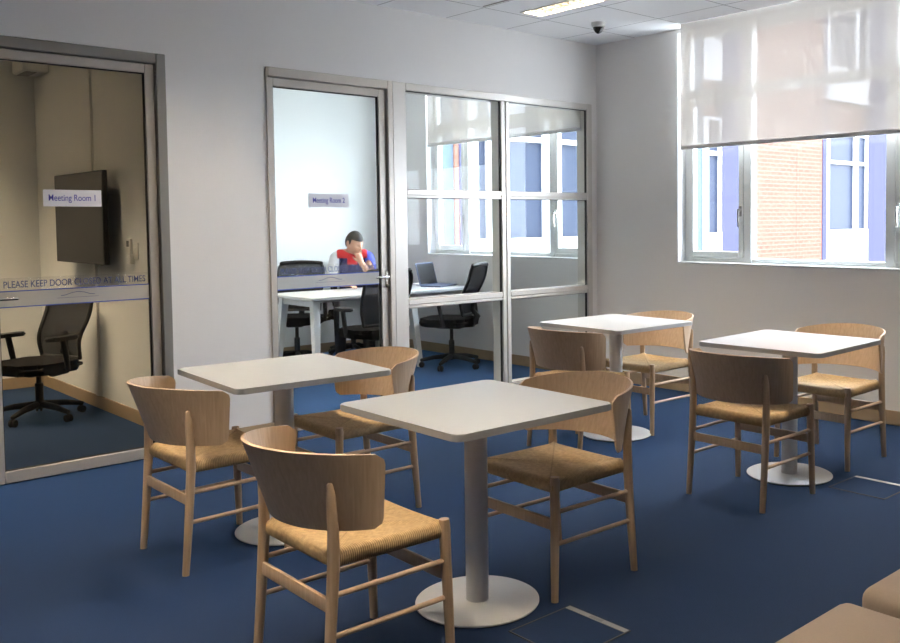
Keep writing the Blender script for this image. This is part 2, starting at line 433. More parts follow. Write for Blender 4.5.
# doors
def frame_rect(mb, x0, x1, z0, z1, y0, y1, wl, wr, wt, wb, bev=.004):
    mb.box((x0, y0, z0), (x0+wl, y1, z1), bev, 1); mb.box((x1-wr, y0, z0), (x1, y1, z1), bev, 1)
    mb.box((x0+wl, y0, z1-wt), (x1-wr, y1, z1), bev, 1)
    if wb: mb.box((x0+wl, y0, z0), (x1-wr, y1, z0+wb), bev, 1)
    return mb
def glass_door(n, x0, x1, gx0, gx1, label, gmat, stile, hx, hside, room):
    """x0..x1 outer frame, gx0..gx1 clear glass"""
    root = holder('door_%d' % n, label)
    fl, fr = (.078, .056) if n == 1 else (.012, .043)
    fm = MB(); frame_rect(fm, x0, x1, 0, HEAD, -.012, PT, fl, fr, .06, 0)
    fm.build('door_frame', 'aluminium_dark' if n == 1 else 'aluminium', root)
    lx0, lx1 = x0+fl+.003, x1-fr-.006
    zt = HEAD-.064; gz0, gz1 = .072, 2.290
    lm = MB(); frame_rect(lm, lx0, lx1, .006, zt, .012, .056, gx0-lx0, lx1-gx1, zt-gz1, gz0-.006)
    lm.build('door_leaf', stile, root)
    sg = MB(); frame_rect(sg, gx0-.002, gx1+.002, gz0-.002, gz1+.002, .022, .040, .007, .009, .008, .006, 0)
    sg.build('glazing_seal', 'gasket', root)
    MB().box((gx0, .030, gz0), (gx1, .036, gz1)).build('glass_pane', gmat, root, smooth=False)
    # printed film across the glass
    y = .0285
    MB().box((gx0+.006, y, .962), (gx1-.008, y+.0012, 1.046)).build('frosted_band', 'frost', root, smooth=False)
    MB().box((gx0+.006, y, 1.048), (gx1-.008, y+.0012, 1.118)).build('printed_film', 'frost_light', root, smooth=False)
    ln = MB(); ln.box((gx0+.006, y-.001, .957), (gx1-.008, y+.001, .963)); ln.box((gx0+.006, y-.001, 1.043), (gx1-.008, y+.001, 1.049))
    ln.build('blue_stripe', 'line_blue', root, smooth=False)
    cx = (gx0+gx1)/2
    text_mesh('film_lettering', 'PLEASE KEEP DOOR CLOSED AT ALL TIMES', .052, 'ink_grey', root, (cx, y-.001, 1.080), (1, 0, 0), width=.746, offset=.0004)
    lg = MB()
    for s in (-1, 1):
        a = Vector((cx, y-.001, 1.026)); b = Vector((cx+s*.065, y-.001, 1.010)); c_ = Vector((cx+s*.088, y-.001, 1.0075))
        lg.tube([a, a.lerp(b, .5)+Vector((0, 0, .003)), b, c_], .0016, 6)
    lg.box((cx-.11, y-.0016, .994), (cx+.11, y-.0004, .9955))
    lg.build('film_emblem', 'ink_grey', root, smooth=False)
    # lever handle
    s = 1 if hside == 'left' else -1
    hm = MB()
    hm.box((hx-.011, .004, .93), (hx+.011, .013, 1.05), .003, 1)
    hm.tube([(hx, .012, 1.01), (hx, -.028, 1.01), (hx+s*.014, -.034, 1.01), (hx+s*.11, -.034, 1.01)], .0085, 12)
    hm.build('door_handle', 'chrome', root)
    if n == 2:
        MB().tube([(hx, .012, .945), (hx, -.004, .945)], .012, 16).build('lock_cylinder', 'aluminium_dark', root)
    # sign
    return root
glass_door(1, D1[0], D1[1], -4.682, -3.880, 'grey framed glass door of the dark meeting room', 'dim_glass', 'aluminium', -4.715, 'left', 1)
glass_door(2, D2X, -2.150, -3.065, -2.256, 'glass door with the person behind it', 'clear_glass', 'aluminium', -2.212, 'right', 2)

def door_sign(x0, x1, txt, label):
    t = thing('door_sign', label, 'sign', ((x0+x1)/2, .0282, 1.505))
    MB().box((-(x1-x0)/2, -.0012, 0), ((x1-x0)/2, 0, .093)).build('paper_sheet', 'paper', t, smooth=False)
    text_mesh('lettering', txt, .05, 'ink_blue', t, (0, -.0016, .047), (1, 0, 0), width=(x1-x0)*.80, offset=.0003)
door_sign(-4.444, -4.139, 'Meeting Room 1', 'white paper sign reading Meeting Room 1 on the left glass door')
door_sign(-2.815, -2.507, 'Meeting Room 2', 'white paper sign reading Meeting Room 2 on the second glass door')

# fixed glazing right of the second door: two columns of three panes
root = holder('window_1', 'glazed screen of six panes beside the second door', 'window')
cols = [(-2.035, -1.118), (-1.030, -.127)]; rows = [(.085, .767), (.832, 1.576), (1.638, 2.352)]
fm = MB(); yf0, yf1 = -.010, PT
fm.box((-2.150, yf0, 0), (-2.035, yf1, HEAD), .004, 1); fm.box((-.127, yf0, 0), (-.066, yf1, HEAD), .004, 1)
fm.box((-1.118, yf0, 0), (-1.078, yf1, 2.352), .004, 1); fm.box((-1.070, yf0, 0), (-1.030, yf1, 2.352), .004, 1); fm.box((-1.079, yf0+.012, 0), (-1.069, yf1, 2.352))
fm.box((-2.035, yf0, 2.352), (-.127, yf1, HEAD), .004, 1)
for a, b in cols:
    fm.box((a, yf0, 0), (b, yf1, .085), .004, 1)
    fm.box((a, yf0, .767), (b, yf1, .785), .004, 1); fm.box((a, yf0, .791), (b, yf1, .832), .004, 1); fm.box((a, yf0+.012, .784), (b, yf1, .792))
    fm.box((a, yf0, 1.576), (b, yf1, 1.590), .003, 1); fm.box((a, yf0, 1.596), (b, yf1, 1.638), .004, 1); fm.box((a, yf0+.012, 1.589), (b, yf1, 1.597))
fm.build('window_frame', 'aluminium_pale', root)
for a, b in cols:
    for c, d in rows:
        sg = MB(); frame_rect(sg, a-.002, b+.002, c-.002, d+.002, .004, .022, .003, .009, .006, .003, 0); sg.build('glazing_seal', 'gasket', root)
        MB().box((a, .010, c), (b, .016, d)).build('glass_pane', 'clear_glass', root, smooth=False)

# outside windows
def outer_window(n, yl, yr, mull, casements, label):
    """yl > yr; mull = centres of the mullions; casements = indices of opening lights"""
    root = holder('window_%d' % n, label, 'window')
    x0, x1 = .10, .165
    sill = MB().box((-.004, yr, SILL-.001), (WT, yl, SILL+.012), .003, 1); sill.build('window_sill', 'sill_white', root)
    lin = MB(); lin.box((.002, yl-.012, SILL+.012), (WT, yl, WH)); lin.box((.002, yr, SILL+.012), (WT, yr+.012, WH)); lin.build('reveal_lining', 'sill_white', root, smooth=False)
    zb, zt, ztr = SILL+.012, WH, 2.40
    f = MB(); fw_ = .045
    f.box((x0, yl-.012-fw_, zb), (x1, yl-.012, zt), .004, 1); f.box((x0, yr+.012, zb), (x1, yr+.012+fw_, zt), .004, 1)
    f.box((x0, yr+.012+fw_, zb), (x1, yl-.012-fw_, zb+.035), .004, 1); f.box((x0, yr+.012+fw_, zt-.045), (x1, yl-.012-fw_, zt), .004, 1)
    f.box((x0-.01, yr+.012+fw_, ztr-.04), (x1, yl-.012-fw_, ztr+.04), .004, 1)
    for m in mull: f.box((x0-.012, m-.035, zb), (x1-.004, m+.035, zt), .004, 1)
    f.build('window_frame', 'window_alu', root)
    ed = [yl-.012-fw_]+list(mull)+[yr+.012+fw_]
    for i in range(len(ed)-1):
        a = ed[i]-(.035 if i else 0); b = ed[i+1]+(.035 if i+1 < len(ed)-1 else 0)
        z0, z1 = zb+.035, ztr-.04
        if i in casements:
            s = MB(); s.box((x0-.016, a-.045, z0), (x1-.022, a-.002, z1), .004, 1); s.box((x0-.016, b+.002, z0), (x1-.022, b+.045, z1), .004, 1)
            s.box((x0-.016, b+.045, z0), (x1-.022, a-.045, z0+.05), .004, 1); s.box((x0-.016, b+.045, z1-.05), (x1-.022, a-.045, z1), .004, 1)
            so = s.build('sash', 'window_alu', root)
            hy = b+.024 if i == 0 else a-.024
            h = MB(); h.box((x0-.026, hy-.012, 1.42), (x0-.015, hy+.012, 1.50), .003, 1)
            h.tube([(x0-.028, hy, 1.47), (x0-.05, hy, 1.47), (x0-.052, hy, 1.455), (x0-.046, hy, 1.345)], .009, 10)
            h.build('window_handle', 'chrome' if i else 'aluminium_dark', so)
            MB().box((x1-.033, b+.04, z0+.045), (x1-.027, a-.04, z1-.045)).build('glass_pane', 'window_glass', root, smooth=False)
        else:
            MB().box((x1-.018, b-.002, z0-.002), (x1-.012, a+.002, z1+.002)).build('glass_pane', 'window_glass', root, smooth=False)
        MB().box((x1-.018, b-.002, ztr+.035), (x1-.012, a+.002, zt-.04)).build('glass_pane', 'window_glass', root, smooth=False)
outer_window(2, *WIN[2], (-1.500, -2.645), (0, 2), 'large window with half lowered blind in the right wall')
outer_window(3, *WIN[3], (1.925, .655), (0, 2), 'window of the meeting room seen through the glazed screen')

def roller_blind(yl, yr, zb, x, label):
    t = thing('roller_blind', label, 'blind', (x, (yl+yr)/2, zb), 0)
    hw = (yl-yr)/2
    MB().box((-.0008, -hw, .028), (.0008, hw, H-zb-.001)).build('blind_fabric', 'blind_fabric', t, smooth=False)
    MB().box((-.006, -hw, 0), (.006, hw, .030), .004, 2).build('bottom_bar', 'blind_bar', t)
roller_blind(-1.040, -3.42, 1.947, -.145, 'pale translucent roller blind half lowered over the large right window')
roller_blind(2.27, .05, 2.180, -.145, 'pale roller blind over the meeting room window behind the glazed screen')

# ------------------------------------------------------------------ ceiling fittings
t = thing('ceiling_light', 'long recessed ceiling light with a bright louvred grid', 'ceiling light', (TROF[0][0], TROF[0][1], H), 0, None)
f = MB()
for a, b in (((0, 0), (TW, .018)), ((0, TL-.018), (TW, TL)), ((0, .018), (.014, TL-.018)), ((TW-.014, .018), (TW, TL-.018))):
    f.box((a[0], a[1], -.006), (b[0], b[1], .004))
f.build('trim_frame', 'white_plastic', t, smooth=False)
f = MB()
f.quad((0, 0, .1), (TW, 0, .1), (TW, TL, .1), (0, TL, .1))
f.quad((0, 0, 0), (0, TL, 0), (0, TL, .1), (0, 0, .1)); f.quad((TW, 0, 0), (TW, 0, .1), (TW, TL, .1), (TW, TL, 0))
f.quad((0, 0, 0), (0, 0, .1), (TW, 0, .1), (TW, 0, 0)); f.quad((0, TL, 0), (TW, TL, 0), (TW, TL, .1), (0, TL, .1))
f.build('housing', 'housing_white', t, smooth=False)
f = MB(); nc = 18; c0, c1 = .018, TL-.018
f.box((TW/2-.006, c0, .002), (TW/2+.006, c1, .060))
for k in range(1, nc):
    y = c0+(c1-c0)*k/nc
    f.bm.faces.ensure_lookup_table()
    tb = bmesh.new()                                          # V section, apex down, so the lamps stay out of sight from afar
    q = [[tb.verts.new((x, y+dy, z)) for dy, z in ((-.0015, .002), (.0015, .002), (.014, .055), (-.014, .055))] for x in (.014, TW-.014)]
    for i in range(4): tb.faces.new((q[0][i], q[0][(i+1) % 4], q[1][(i+1) % 4], q[1][i]))
    tb.faces.new(q[0][::-1]); tb.faces.new(q[1]); f.take(tb)
f.build('louvre_grid', 'louvre', t, smooth=False)
for s in (.25, .75): MB().tube([(TW*s, .04, .08), (TW*s, TL-.04, .08)], .013, 12).build('lamp_tube', 'tube_warm', t)
LIGHTS = [t]
names = ['recessed louvred ceiling light over the tables by the window', 'recessed louvred ceiling light near the left glass door',
         'recessed louvred ceiling light in the bright meeting room', 'recessed louvred ceiling light in the dark meeting room near the television', 'unseen recessed light added to brighten the middle of the dark meeting room',  # mid-room fixture is unseen, added to lift the dim walls
         'recessed louvred ceiling light in the far left of the room', 'recessed louvred ceiling light above the camera', 'unseen recessed light added to brighten the bright meeting room further', 'unseen recessed light added to brighten the back of the dark meeting room', 'unseen recessed light added to brighten the front table and chairs', 'recessed louvred ceiling light left of the front chairs']  # all unseen, added as fill for room walls, front table and chair backs
for (x, y), l in zip(TROF[1:], names): LIGHTS.append(dup(t, (x, y, H), 0, l))
for o in LIGHTS: o['group'] = 'recessed ceiling lights'

t = thing('dome_camera', 'small black dome camera on a white ceiling mount', 'camera', (-.665, -.645, H))
MB().lathe([(.044, -.036), (.052, -.030), (.056, 0)], 32).build('mount', 'white_plastic', t)
MB().lathe([(0, -.086), (.014, -.082), (.026, -.072), (.036, -.056), (.042, -.042), (.042, -.036)], 32).build('dome', 'smoked', t)
# slot diffuser in the ceiling
tag(MB().box((-1.690, -1.10, H-.004), (-1.675, -.475, H), .001, 1).build('ceiling_diffuser', 'aluminium_dark'), 'thin dark slot diffuser in the ceiling left of the light', 'vent')

# ------------------------------------------------------------------ cafe tables
def cafe_table():
    t = thing('cafe_table', '', 'table')
    top = MB().prism(rrect(.720, .720, .032, 6), .716, .740, .003, 2).build('tabletop', 'table_white', t)
    MB().lathe([(.0, .700), (.16, .700), (.16, .7158), (.0, .7158)], 32).build('mounting_plate', 'steel_white', t)
    MB().lathe([(.042, .0125), (.042, .7005)], 40).build('column', 'steel_white', t)
    MB().lathe([(.225, .003), (.228, .006), (.228, .010), (.222, .0135), (.05, .0145), (0, .0145)], 72).build('base_disc', 'steel_white', t)
    MB().lathe([(.222, 0), (.222, .0035)], 48).build('floor_glide', 'black_foot', t)
    return t
TBL = [((-3.954, -1.724), -3.5, 'square white pedestal table nearest the left glass door'),
       ((-3.850, -2.962), -.8, 'square white pedestal table in the front, nearest the camera'),
       ((-1.502, -1.557), -1.4, 'square white pedestal table at the back, in the corner by the glazed screen'),
       ((-1.563, -2.875), 2.1, 'square white pedestal table at right, under the large window')]
t0 = cafe_table()
for i, (p, a, l) in enumerate(TBL):
    o = t0 if i == 0 else copy_tree(t0)
    o.location = (*p, 0); o.rotation_euler = (0, 0, R(a)); o['label'] = l; o['group'] = 'white cafe tables'

# ------------------------------------------------------------------ wooden chairs
def lerp(a, b, t): return a+(b-a)*t
def back_shell():
    nu, nv = 56, 14; th = .0095
    RT, CT = .2744, -.0734; ZT, ZE, ZB = .757, .725, .511
    RBm, CB = .3054, .0456
    def surf(u, v):
        # u -1..1 along the curve, v 0 bottom .. 1 top
        at = R(92.7)*u; ab = R(66.1)*u
        tx, ty = CT-RT*math.cos(at), 0.9735*RT*math.sin(at)
        bx, by = CB-RBm*math.cos(ab), RBm*math.sin(ab)
        zt = ZT+(ZE-ZT)*u*u
        k = v
        return Vector((lerp(bx, tx, k), lerp(by, ty, k), lerp(ZB+.0*abs(u), zt, v)))
    bm = bmesh.new(); rc_u, rc_v = .072, .15
    def uv(i, j):
        u = -1+2*i/nu; v = j/nv
        return u, v
    grid = []
    for i in range(nu+1):
        col = []
        for j in range(nv+1):
            u, v = uv(i, j)
            # rounded corners: shorten the strip's ends near top and bottom
            um = 1.
            for dv in (v, 1-v):
                if dv < rc_v: um = 1-rc_u*(1-math.sqrt(max(0, 1-((rc_v-dv)/rc_v)**2)))
            col.append(surf(u*um, v))
        grid.append(col)
    def nrm(i, j):
        a = grid[min(i+1, nu)][j]-grid[max(i-1, 0)][j]; b = grid[i][min(j+1, nv)]-grid[i][max(j-1, 0)]
        n = a.cross(b).normalized()
        c = grid[i][j]; out = Vector((c.x-.05, c.y, 0))
        return n if n.dot(out) > 0 else -n
    outer = [[bm.verts.new(grid[i][j]+nrm(i, j)*th/2) for j in range(nv+1)] for i in range(nu+1)]
    inner = [[bm.verts.new(grid[i][j]-nrm(i, j)*th/2) for j in range(nv+1)] for i in range(nu+1)]
    for i in range(nu):
        for j in range(nv):
            bm.faces.new((outer[i][j], outer[i+1][j], outer[i+1][j+1], outer[i][j+1]))
            bm.faces.new((inner[i][j], inner[i][j+1], inner[i+1][j+1], inner[i+1][j]))
    rim = []
    for i in range(nu):
        for j in (0, nv): rim.append(bm.faces.new((outer[i][j], outer[i+1][j], inner[i+1][j], inner[i][j])))
    for j in range(nv):
        for i in (0, nu): rim.append(bm.faces.new((outer[i][j], outer[i][j+1], inner[i][j+1], inner[i][j])))
    for f in rim: f.material_index = 1
    bmesh.ops.recalc_face_normals(bm, faces=bm.faces[:])
    me = bpy.data.meshes.new('backrest'); bm.to_mesh(me); bm.free()
    return me
def seat_mesh():
    n = 36; bm = bmesh.new(); th = .058
    def plan(a, b):           # a,b in -1..1
        x = lerp(-.212, .207, (a+1)/2); hw = lerp(.212, .226, (a+1)/2)
        return x, b*hw
    def edge(a): return abs(a)
    top = []; bot = []
    for i in range(n+1):
        rt, rb = [], []
        for j in range(n+1):
            a = -1+2*i/n; b = -1+2*j/n
            # cluster samples to the rim so the wrap over the rails is round
            a = math.copysign(1-(1-abs(a))**1.35, a); b = math.copysign(1-(1-abs(b))**1.35, b)
            x, y = plan(a, b)
            m = max(abs(a), abs(b)); d = (1-m)*.21
            rise = 0 if d > .026 else -.024*(1-math.sqrt(max(0, 1-((.026-d)/.026)**2)))
            dip = -.012*(1-a*a)*(1-b*b)-.006*max(0, (1-b*b))*max(0, a)**3
            ridge = .005*math.exp(-((abs(a)-abs(b))/.06)**2)*(1 if m < .93 else 0)
            z = .455+rise+dip+ridge
            rt.append(bm.verts.new((x, y, z)))
            zb = .455-th+(0 if d > .026 else .02*(1-math.sqrt(max(0, 1-((.026-d)/.026)**2))))+.012*min(1, d/.08)
            rb.append(bm.verts.new((x, y, zb)) if m < 1-1e-6 or True else None)
        top.append(rt); bot.append(rb)
    for i in range(n):
        for j in range(n):
            bm.faces.new((top[i][j], top[i+1][j], top[i+1][j+1], top[i][j+1]))
            bm.faces.new((bot[i][j], bot[i][j+1], bot[i+1][j+1], bot[i+1][j]))
        bm.faces.new((top[i][0], bot[i][0], bot[i+1][0], top[i+1][0])); bm.faces.new((top[i][n], top[i+1][n], bot[i+1][n], bot[i][n]))
        bm.faces.new((top[0][i], top[0][i+1], bot[0][i+1], bot[0][i])); bm.faces.new((top[n][i], bot[n][i], bot[n][i+1], top[n][i+1]))
    bmesh.ops.recalc_face_normals(bm, faces=bm.faces[:])
    me = bpy.data.meshes.new('seat'); bm.to_mesh(me); bm.free()
    return me
def wooden_chair():
    t = thing('wooden_chair', '', 'chair')
    link_mesh('seat', seat_mesh(), 'paper_cord', t)
    link_mesh('backrest', back_shell(), ['beech', 'beech_edge'], t)
    for s in (-1, 1):
        MB().tube([(.202, s*.226, .0), (.196, s*.222, .2), (.189, s*.217, .44), (.1885, s*.2165, .462)], [.0138, .0165, .0185, .0165], 18, cap='flat').build('leg', 'beech_leg', t)
        MB().tube([(-.242, s*.219, .0), (-.224, s*.218, .2), (-.208, s*.217, .42), (-.207, s*.217, .52), (-.213, s*.218, .62), (-.216, s*.218, .650)], [.0138, .0165, .0185, .017, .014, .010], 18).build('leg', 'beech_leg', t)
        for z in (.330, .210):
            a = lerp(.202, .189, z/.44); b = lerp(-.242, -.206, z/.42)
            MB().tube([(a, s*.220, z), (b, s*.2175, z-.002)], .0085, 12, cap='flat').build('side_rail', 'beech_edge', t)
    MB().box((-.225, -.214, .275), (-.211, .214, .318), .004, 2).build('stretcher', 'beech_leg', t)
    MB().box((.186, -.218, .262), (.200, .218, .305), .004, 2).build('stretcher', 'beech_leg', t)
    return t
CH = [((-4.273, -1.720), 0.4, 'wooden chair with its back to the left glass door, seen from behind'),
      ((-4.400, -3.024), -0.8, 'wooden chair in the very front, left of the front table, seen from behind'),
      ((-3.569, -1.663), 178.8, 'wooden chair behind the front table, right of the table nearest the left glass door'),
      ((-3.442, -2.943), 178.7, 'wooden chair right of the front table, woven seat turned to the camera'),
      ((-1.870, -1.590), 0, 'wooden chair left of the back corner table, mostly hidden by a nearer backrest'),
      ((-1.163, -1.529), 178.6, 'wooden chair right of the back corner table, against the window wall'),
      ((-1.982, -2.914), -.4, 'wooden chair left of the table under the large window, seen from behind'),
      ((-1.072, -2.840), 179.6, 'wooden chair right of the table under the large window, facing the camera side')]
c0 = wooden_chair()
for i, (p, a, l) in enumerate(CH):
    o = c0 if i == 0 else copy_tree(c0)
    o.location = (*p, 0); o.rotation_euler = (0, 0, R(a)); o['label'] = l; o['group'] = 'wooden chairs at the cafe tables'

# ------------------------------------------------------------------ ottomans, floor boxes
def ottoman(x0, y0, label):
    t = thing('ottoman', label, 'ottoman', (x0+.31, y0-.31, 0), 0, 'brown ottomans')
    MB().box((-.31, -.31, .03), (.31, .31, .42), .042, 5).build('cushion', 'ottoman_fabric', t)
    for sx in (-1, 1):
        for sy in (-1, 1): MB().lathe([(.02, 0), (.022, .035)], 16, (sx*.23, sy*.23, 0)).build('foot', 'black_foot', t)
ottoman(-4.400, -4.372, 'brown padded ottoman at the bottom edge, the nearer of two')
ottoman(-3.700, -4.372, 'brown padded ottoman at the right edge, the farther of two')
def floor_box(x0, x1, y0, y1, label):
    t = thing('floor_box', label, 'floor box', ((x0+x1)/2, (y0+y1)/2, 0))
    hx, hy = (x1-x0)/2, (y1-y0)/2
    f = MB(); wd = .005
    f.box((-hx, -hy, 0), (hx, -hy+wd, .003)); f.box((-hx, hy-wd, 0), (hx, hy, .003)); f.box((-hx, -hy, 0), (-hx+wd, hy, .003)); f.box((hx-wd, -hy, 0), (hx, hy, .003))
    f.build('rim', 'rim_dark', t, smooth=False)
    MB().box((-hx+wd, -hy+wd, 0), (hx-.028, hy-wd, .002)).build('carpet_lid', 'carpet', t, smooth=False)
    s = MB(); s.box((hx-.028, -hy+wd, 0), (hx-wd, hy-wd, .004)); s.build('metal_flap', 'metal_trim', t, smooth=False)
    MB().box((hx-.024, -.03, .004), (hx-.010, .03, .005)).build('finger_pull', 'aluminium_dark', t, smooth=False)
floor_box(-3.934, -3.634, -3.520, -3.228, 'carpeted floor box beside the front table base')
floor_box(-1.628, -1.328, -3.450, -3.145, 'carpeted floor box at right, beyond the window table base')

# ------------------------------------------------------------------ office chairs
def office_chair():
    t = thing('office_chair', '', 'chair')
    b = MB()
    for k in range(5):
        a = 2*PI*k/5+.3; d = Vector((math.cos(a), math.sin(a), 0))
        b.tube([d*.03+Vector((0, 0, .105)), d*.17+Vector((0, 0, .095)), d*.29+Vector((0, 0, .07))], [.026, .022, .016], 10)
    b.lathe([(.035, .075), (.038, .12), (.03, .135)], 20)
    b.build('star_base', 'black_plastic', t)
    for k in range(5):
        a = 2*PI*k/5+.3; d = Vector((math.cos(a), math.sin(a), 0)); p = d*.29
        cm = MB(); side = Vector((-d.y, d.x, 0))
        for s in (-1, 1):
            M = Matrix.Translation(p+side*s*.014+Vector((0, 0, .027))) @ side.to_track_quat('Z', 'Y').to_matrix().to_4x4()
            cm.lathe([(0, -.009), (.022, -.009), (.027, -.005), (.027, .005), (.022, .009), (0, .009)], 18, M=M)
        cm.tube([p+Vector((0, 0, .03)), p+Vector((0, 0, .07))], .009, 8)
        cm.build('caster', 'black_plastic', t)
    MB().lathe([(.027, .12), (.027, .26), (.017, .262), (.017, .40)], 20).build('gas_lift', 'black_plastic', t)
    m = MB(); m.box((-.12, -.08, .375), (.13, .08, .410), .015, 2); m.tube([(.06, -.09, .40), (.06, -.24, .40)], .008, 8); m.tube([(.06, -.24, .40), (.06, -.28, .395)], .014, 8)
    m.build('tilt_mechanism', 'black_plastic', t)
    s = MB(); s.prism(rrect(.49, .50, .11, 8, .02, 0), .405, .480, .030, 4); s.build('seat', 'black_fabric', t)
    # curved back: mesh panel in a frame, lumbar bulge forward
    def bp(y, z):
        k = (z-.50)/.50
        return Vector((-.215-.10*k+.055*math.exp(-((z-.66)/.13)**2)+.35*y*y, y, z))
    def hw(z): return lerp(.195, .225, min(1, (z-.5)/.3))-.05*max(0, (z-.90)/.1)**3
    zs = [.52+.46*k/14 for k in range(15)]
    fr = MB()
    for sg in (-1, 1): fr.tube([bp(sg*hw(z), z) for z in zs], .014, 10)
    fr.tube([bp(hw(.98)*(-1+2*k/10), .985+.012*(1-(-1+k/5)**2)) for k in range(11)], .02, 10)
    fr.tube([bp(hw(.52)*(-1+2*k/8), .52) for k in range(9)], .014, 10)
    fr.tube([(-.10, 0, .41), (-.22, 0, .42), (-.265, 0, .50), bp(0, .56)+Vector((-.02, 0, 0)), bp(0, .70)+Vector((-.03, 0, 0))], [.022, .024, .024, .02, .012], 10, flat=1.5)
    fr.build('back_frame', 'black_plastic', t)
    p = MB(); g = [[p.bm.verts.new(bp(hw(z)*(-1+2*k/10), z)) for k in range(11)] for z in zs]
    for i in range(len(zs)-1):
        for k in range(10): p.bm.faces.new((g[i][k], g[i][k+1], g[i+1][k+1], g[i+1][k]))
    p.build('back_mesh', 'chair_mesh', t)
    for sg in (-1, 1):
        a = MB(); a.tube([(-.02, sg*.20, .415), (-.02, sg*.275, .43), (-.005, sg*.28, .52), (.02, sg*.28, .64)], [.016, .018, .02, .02], 10)
        ar = a.build('armrest', 'black_plastic', t)
        MB().prism(rrect(.25, .085, .038, 6, .02, sg*.275), .640, .668, .008, 2).build('arm_pad', 'black_plastic', ar)
    return t
OC = [((-4.04, 1.76), 203, 'black mesh office chair in the dark room behind the left glass door'),
      ((-1.45, 2.72), 230, 'black mesh office chair across the desk, left of the person'),
      ((-.76, 2.79), 238, 'black mesh office chair the person sits on'),
      ((-1.50, 1.28), 86, 'black mesh office chair at the near side of the desk, behind the second door'),
      ((-.52, 1.43), 121, 'black mesh office chair at the right end of the desk, behind the glazed screen')]
o0 = office_chair()
for i, (p, a, l) in enumerate(OC):
    o = o0 if i == 0 else copy_tree(o0)
    o.location = (*p, 0); o.rotation_euler = (0, 0, R(a)); o['label'] = l; o['group'] = 'black office chairs'
for ch in kids(o0):                                             # the lone chair's gas lift is set lower
    if ch.name.split('.')[0] not in ('star_base', 'caster', 'gas_lift'): ch.location.z -= .055 if not ch.name.startswith('back') else .095

# ------------------------------------------------------------------ dark meeting room
t = thing('television', 'large dark wall television behind the left glass door', 'television', (DIV0, 1.80, 1.45))
MB().box((-.125, -.54, -.335), (-.090, .54, .335), .004, 2).build('casing', 'black_plastic', t)
MB().box((-.127, -.532, -.327), (-.125, .532, .327)).build('screen', 'screen_black', t, smooth=False)
mm = MB(); mm.box((-.02, -.25, -.20), (0, .25, .20)); mm.box((-.085, -.22, -.18), (-.02, -.14, .18)); mm.box((-.085, .14, -.18), (-.02, .22, .18)); mm.build('wall_bracket', 'black_plastic', t, smooth=False)
t = thing('thermostat', 'small white thermostat with a dark display beside the television', 'thermostat', (DIV0, 1.10, 1.245))
MB().box((-.022, -.035, -.055), (0, .035, .055), .005, 2).build('body', 'white_plastic', t)
MB().box((-.0235, -.022, .0), (-.022, .022, .042)).build('display', 'lcd', t, smooth=False)
t = thing('light_switch', 'white light switch plate right of the thermostat', 'switch', (DIV0, .99, 1.215))
MB().box((-.010, -.037, -.058), (0, .037, .058), .003, 2).build('plate', 'white_plastic', t)
MB().box((-.015, -.012, -.022), (-.010, .012, .022), .002, 1).build('rocker', 'white_plastic', t)
tag(MB().box((DIV0-.03, 1.04, 1.125), (DIV0, 1.10, 1.185), .004, 2).build('junction_box', 'white_plastic'), 'small white box under the thermostat', 'box')
c_ = MB(); c_.box((DIV0-.018, 1.80, SH), (DIV0, 1.835, 1.20)); c_.box((DIV0-.018, 1.80, 1.70), (DIV0, 1.835, H)); c_.box((DIV0-.026, 1.79, .10), (DIV0, 1.845, .26), .003, 1)
tag(c_.build('cable_trunking', 'white_plastic', smooth=False), 'white vertical cable trunking above and below the television', 'trunking')
t = thing('air_conditioner', 'small white wall unit near the ceiling behind the left glass door', 'wall unit', (DIV0, 2.96, 2.765))
MB().box((-.20, -.16, -.11), (0, .16, .11), .02, 3).build('casing', 'white_plastic', t)
MB().box((-.17, -.13, -.116), (-.09, .13, -.108)).build('outlet_louvre', 'aluminium_dark', t, smooth=False)

# ------------------------------------------------------------------ bright meeting room
def desk():
    x0, x1, y0, y1 = -1.90, -.06, 1.62, 2.44
    cx, cy = (x0+x1)/2, (y0+y1)/2
    t = thing('meeting_desk', 'white meeting desk behind the second glass door', 'desk', (cx, cy, 0))
    hx, hy = (x1-x0)/2, (y1-y0)/2
    MB().prism(rrect(2*hx, 2*hy, .02, 3), .712, .740, .003, 1).build('desktop', 'table_white', t)
    f = MB()
    LX = (-hx+.10, hx-.70)
    for lx in LX: f.box((lx-.025, -hy+.10, .65), (lx+.025, hy-.10, .712))
    f.box((-hx+.10, -.03, .66), (hx-.10, .03, .712)); f.build('underframe', 'steel_white', t, smooth=False)
    for lx in LX:
        sx = -1 if lx < 0 else 1
        for sy in (-1, 1):
            m = MB(); a = Vector((lx, sy*(hy-.13), .70)); b = Vector((lx+sx*.04, sy*(hy-.05), 0))
            for q0, q1 in ((a, b),):
                t_ = bmesh.new(); w0, w1 = .035, .022
                lo = [t_.verts.new(q1+Vector((dx*w1, dy*w1, 0))) for dx, dy in ((-1, -1), (1, -1), (1, 1), (-1, 1))]
                hi = [t_.verts.new(q0+Vector((dx*w0, dy*w0, 0))) for dx, dy in ((-1, -1), (1, -1), (1, 1), (-1, 1))]
                t_.faces.new(lo[::-1]); t_.faces.new(hi)
                for k in range(4): t_.faces.new((lo[k], lo[(k+1) % 4], hi[(k+1) % 4], hi[k]))
                m.take(t_)
            m.build('leg', 'steel_white', t, smooth=False)
    MB().box((-.40, -.012, .36), (.40, .012, .66), .004, 1).build('modesty_panel', 'steel_white', t)
desk()
t = thing('laptop', 'open blue-grey laptop on the right half of the desk', 'laptop', (-.245, 1.98, .7402), R(-68))
MB().prism(rrect(.24, .34, .015, 3), 0, .016, .002, 1).build('keyboard_base', 'laptop_grey', t)
M = Matrix.Translation((-.118, 0, .014)) @ Matrix.Rotation(R(-14), 4, 'Y')
